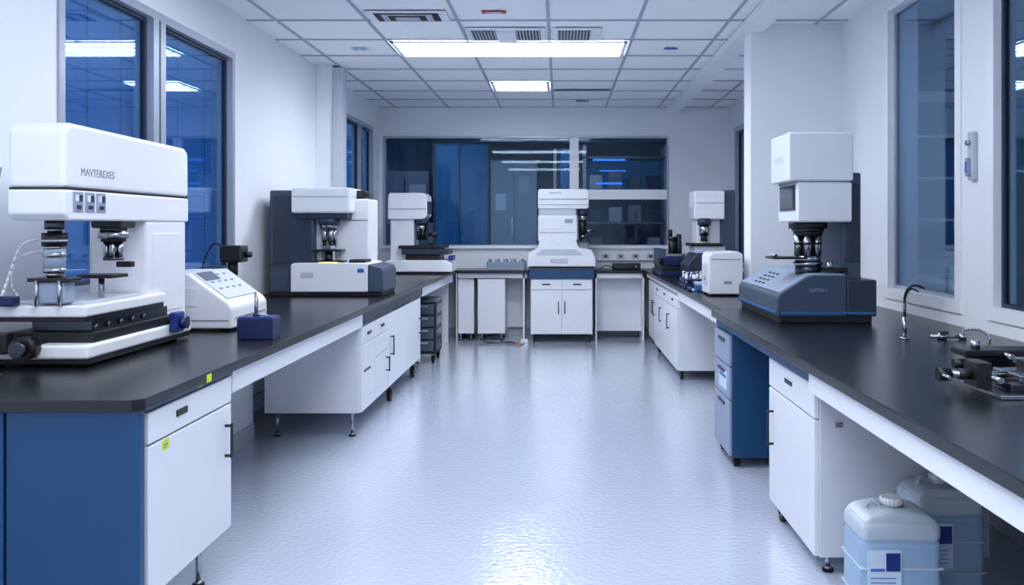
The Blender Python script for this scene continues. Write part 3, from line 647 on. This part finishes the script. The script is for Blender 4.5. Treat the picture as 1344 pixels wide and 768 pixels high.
b.box(1.24,1.44,5.10,5.30,1.262,1.275,M_black,0.003); b.cyl((1.27,5.2,1.275),0.02,0.014,M_steel); b.box(1.52,1.66,5.05,5.18,1.19,1.215,M_black,0.004); b.cyl((1.56,5.08,1.2),0.02,0.05,M_steel)
# base
b.prism([(1.235,0.94),(1.235,1.045),(1.25,1.07),(1.40,1.165),(1.44,1.175),(1.63,1.175),(1.63,0.94)],'y',4.985,6.06,M_slate,0.008,3)
b.prism([(1.25,1.078),(1.40,1.170),(1.44,1.182),(1.62,1.182),(1.62,1.172),(1.44,1.170),(1.41,1.160),(1.26,1.068)],'y',5.0,6.04,M_lslate,0.002)
b.box(1.63,1.80,4.98,5.9,0.94,1.15,M_dslate,0.010,3)
b.box(1.26,1.79,4.978,4.99,0.955,0.967,M_bright); b.box(1.25,1.78,5.0,6.04,0.90,0.945,M_black,0.006)
b.box(1.228,1.24,5.0,6.04,0.955,0.967,M_bright)
b.text('SAFGELY',(1.47,4.9835,1.09),0.026,M_lslate)
for i in range(4):
    u=0.2+0.2*i; x=1.25+0.15*u; zz=1.082+0.092*u
    for k in range(3): b.box(x-0.006,x+0.006,5.5+k*0.1,5.54+k*0.1,zz-0.006,zz+0.003,M_slate,0.001)
for x in (1.28,1.58):
    b.cyl((x,5.06,0.90),0.02,0.012,M_rub)
b.done()
# ---- gooseneck tap
b=B('gooseneck_tap',(1.69,4.3,T1))
b.cyl((1.69,4.30,0.90),0.024,0.010,M_steel); b.cyl((1.69,4.30,0.91),0.010,0.10,M_steel); b.cyl((1.69,4.30,1.0),0.007,0.08,M_dsteel)
b.tube([(1.69,4.30,1.06),(1.69,4.30,1.11),(1.705,4.29,1.15),(1.735,4.28,1.165),(1.775,4.27,1.15)],0.0055,M_black)
b.tube([(1.69,4.30,1.06),(1.70,4.31,1.11),(1.73,4.32,1.145),(1.77,4.33,1.13)],0.004,M_black)
b.done()
b=B('gas_outlet_fitting',(1.88,4.25,T1))
b.cyl((1.80,4.27,0.917),0.009,0.16,M_steel,'x'); b.cyl((1.86,4.27,0.90),0.022,0.035,M_steel); b.cyl((1.96,4.27,0.90),0.018,0.03,M_steel); b.tube([(1.96,4.27,0.93),(1.97,4.27,0.95),(2.03,4.25,0.952),(2.06,4.22,0.93),(2.06,4.2,0.905)],0.006,M_steel); b.box(1.84,1.88,4.24,4.25,0.93,0.945,M_dsteel)
b.done()
# ---- near right optical assembly
b=B('optical_positioning_stage',(1.5,2.95,T1))
b.box(1.40,1.80,2.78,3.12,0.90,0.915,M_steel,0.003); b.box(1.46,1.74,2.84,3.06,0.915,0.94,M_dsteel,0.004); b.box(1.50,1.70,2.86,3.04,0.94,0.965,M_steel,0.004)
b.cyl((1.29,2.95,0.955),0.012,0.25,M_steel,'x'); b.cyl((1.27,2.95,0.955),0.022,0.04,M_black,'x'); b.cyl((1.34,2.95,0.955),0.018,0.05,M_black,'x'); b.box(1.38,1.43,2.90,3.0,0.915,1.0,M_black,0.004)
b.cyl((1.42,2.82,0.955),0.010,0.12,M_steel,'y'); b.cyl((1.55,2.74,0.945),0.016,0.10,M_dsteel,'y'); b.cyl((1.55,2.71,0.945),0.022,0.04,M_black,'y')
b.box(1.50,1.85,3.18,3.26,0.90,0.98,M_dsteel,0.006); b.box(1.46,1.90,3.16,3.28,0.98,1.005,M_black,0.005); b.cyl((1.52,3.21,1.005),0.016,0.03,M_steel); b.cyl((1.44,3.21,0.95),0.018,0.06,M_black,'x')
b.cyl((1.60,3.10,0.99),0.010,0.08,M_steel,'y'); b.box(1.62,1.82,3.0,3.14,0.965,0.985,M_grey,0.003)
b.box(1.56,1.66,2.9,3.0,0.965,1.0,M_black,0.004); b.cyl((1.61,2.95,1.0),0.03,0.02,M_steel); b.cyl((1.28,2.88,0.955),0.006,0.1,M_steel,'y')
b.done()
# ---- carboys
def carboy(cx,cy,w,d,h):
    b=B('plastic_carboy',(cx,cy,0)); w2,d2=w/2,d/2
    b.box(cx-w2,cx+w2,cy-d2,cy+d2,0,h*0.74,M_liquid2,0.03,4)
    b.box(cx-w2,cx+w2,cy-d2,cy+d2,h*0.70,h*0.875,M_liquid,0.03,4)
    # shoulders
    b.prism([(cx-w2+0.006,h*0.80),(cx+w2-0.006,h*0.80),(cx+w2-0.012,h*0.87),(cx+w2-0.04,h*0.91),(cx+0.05,h*0.93),(cx-0.05,h*0.93),(cx-w2+0.04,h*0.91),(cx-w2+0.012,h*0.87)],'y',cy-d2+0.012,cy+d2-0.012,M_liquid,0.012,3)
    b.cyl((cx,cy,h*0.92),0.034,h*0.035,M_liquid); b.cyl((cx,cy,h*0.95),0.038,h*0.05,M_cap); b.cyl((cx,cy,h*0.99),0.034,h*0.01,M_cap)
    for k in range(18):
        a=k*math.tau/18; b.box(cx+0.038*math.cos(a)-0.002,cx+0.038*math.cos(a)+0.002,cy+0.038*math.sin(a)-0.002,cy+0.038*math.sin(a)+0.002,h*0.952,h*0.995,M_cap)
    b.tube([(cx-w2+0.05,cy,h*0.90),(cx-w2+0.055,cy,h*0.95),(cx-0.06,cy,h*0.965),(cx-0.045,cy,h*0.93)],0.010,M_liquid)
    for z in (0.25,0.5): b.box(cx-w2-0.003,cx+w2+0.003,cy-d2-0.003,cy+d2+0.003,h*z,h*z+0.008,M_liquid,0.003)
    b.box(cx-w2+0.02,cx-w2+0.14,cy-d2-0.005,cy-d2,h*0.30,h*0.66,M_label,0.001)
    b.box(cx-w2+0.085,cx-w2+0.135,cy-d2-0.007,cy-d2-0.004,h*0.50,h*0.64,M_blue,0.001); b.box(cx-w2+0.03,cx-w2+0.08,cy-d2-0.007,cy-d2-0.004,h*0.5,h*0.52,M_blutx)
    for i in range(4): b.box(cx-w2+0.03,cx-w2+0.12,cy-d2-0.0065,cy-d2-0.004,h*(0.34+0.035*i),h*(0.345+0.035*i),M_blutx)
    return b.done()
carboy(1.215,3.22,0.29,0.22,0.46)
carboy(1.50,3.47,0.27,0.22,0.475)
# ---- rear wall small stuff
b=B('specimen_tray',(-0.6,11.5,T1))
b.box(-0.95,-0.45,11.35,11.65,0.90,0.91,M_lgrey,0.003); b.box(-0.95,-0.45,11.35,11.36,0.91,1.0,M_lslate,0.002); b.box(-0.95,-0.45,11.64,11.65,0.91,1.0,M_lslate); b.box(-0.95,-0.94,11.35,11.65,0.91,1.0,M_lslate); b.box(-0.46,-0.45,11.35,11.65,0.91,1.0,M_lslate)
for i in range(9): b.box(-0.93+i*0.053,-0.90+i*0.053,11.37,11.6,0.91,1.03,M_white if i%2 else M_grey,0.003)
b.done()
b=B('power_trunking',(0.8,BY,1.05)); b.box(0.5,1.8,BY-0.05,BY,1.0,1.12,M_trimw,0.005)
for i in range(6): b.box(0.56+i*0.2,0.66+i*0.2,BY-0.055,BY-0.05,1.025,1.095,M_lgrey,0.003); b.box(0.59+i*0.2,0.63+i*0.2,BY-0.058,BY-0.054,1.045,1.075,M_dslate)
b.done()
b=B('cable_tester',(0.85,11.4,T1)); b.box(0.68,1.04,11.3,11.5,0.90,0.98,M_black,0.01); b.box(0.72,0.9,11.292,11.3,0.92,0.96,M_dslate); b.cyl((0.98,11.29,0.94),0.014,0.012,M_grey,'y'); b.tube([(0.68,11.4,0.93),(0.6,11.42,0.95),(0.52,11.4,0.91)],0.006,M_black); b.done()
b=B('power_cable',(-0.9,10.9,0))
b.tube([(-1.05,10.9,0.008),(-0.9,10.75,0.008),(-0.7,10.85,0.008),(-0.5,10.7,0.008),(-0.45,10.95,0.008)],0.007,M_grey); b.tube([(-0.95,11.0,0.008),(-0.8,10.9,0.008),(-0.62,11.0,0.008),(-0.55,10.88,0.008)],0.007,M_black)
b.box(-0.55,-0.51,10.85,10.91,0,0.03,M_orange,0.008); b.box(-0.49,-0.40,10.93,10.99,0,0.05,M_white,0.008); b.done()

# ---------------------------------------------------------------- world, camera
w=bpy.data.worlds.new('world'); S.world=w; w.use_nodes=True
w.node_tree.nodes['Background'].inputs[0].default_value=(0.03,0.10,0.32,1); w.node_tree.nodes['Background'].inputs[1].default_value=0.6
cam=bpy.data.cameras.new('camera'); co=bpy.data.objects.new('camera',cam); S.collection.objects.link(co)
co.location=(0,0,1.45); co.rotation_euler=(math.pi/2,0,0)
cam.sensor_width=36; cam.lens=1151/1344*36; cam.shift_x=-63/1344; cam.shift_y=-86/1344
cam.clip_end=100
S.camera=co
S.view_settings.view_transform='Standard'; S.view_settings.look='None'; S.view_settings.exposure=0.15
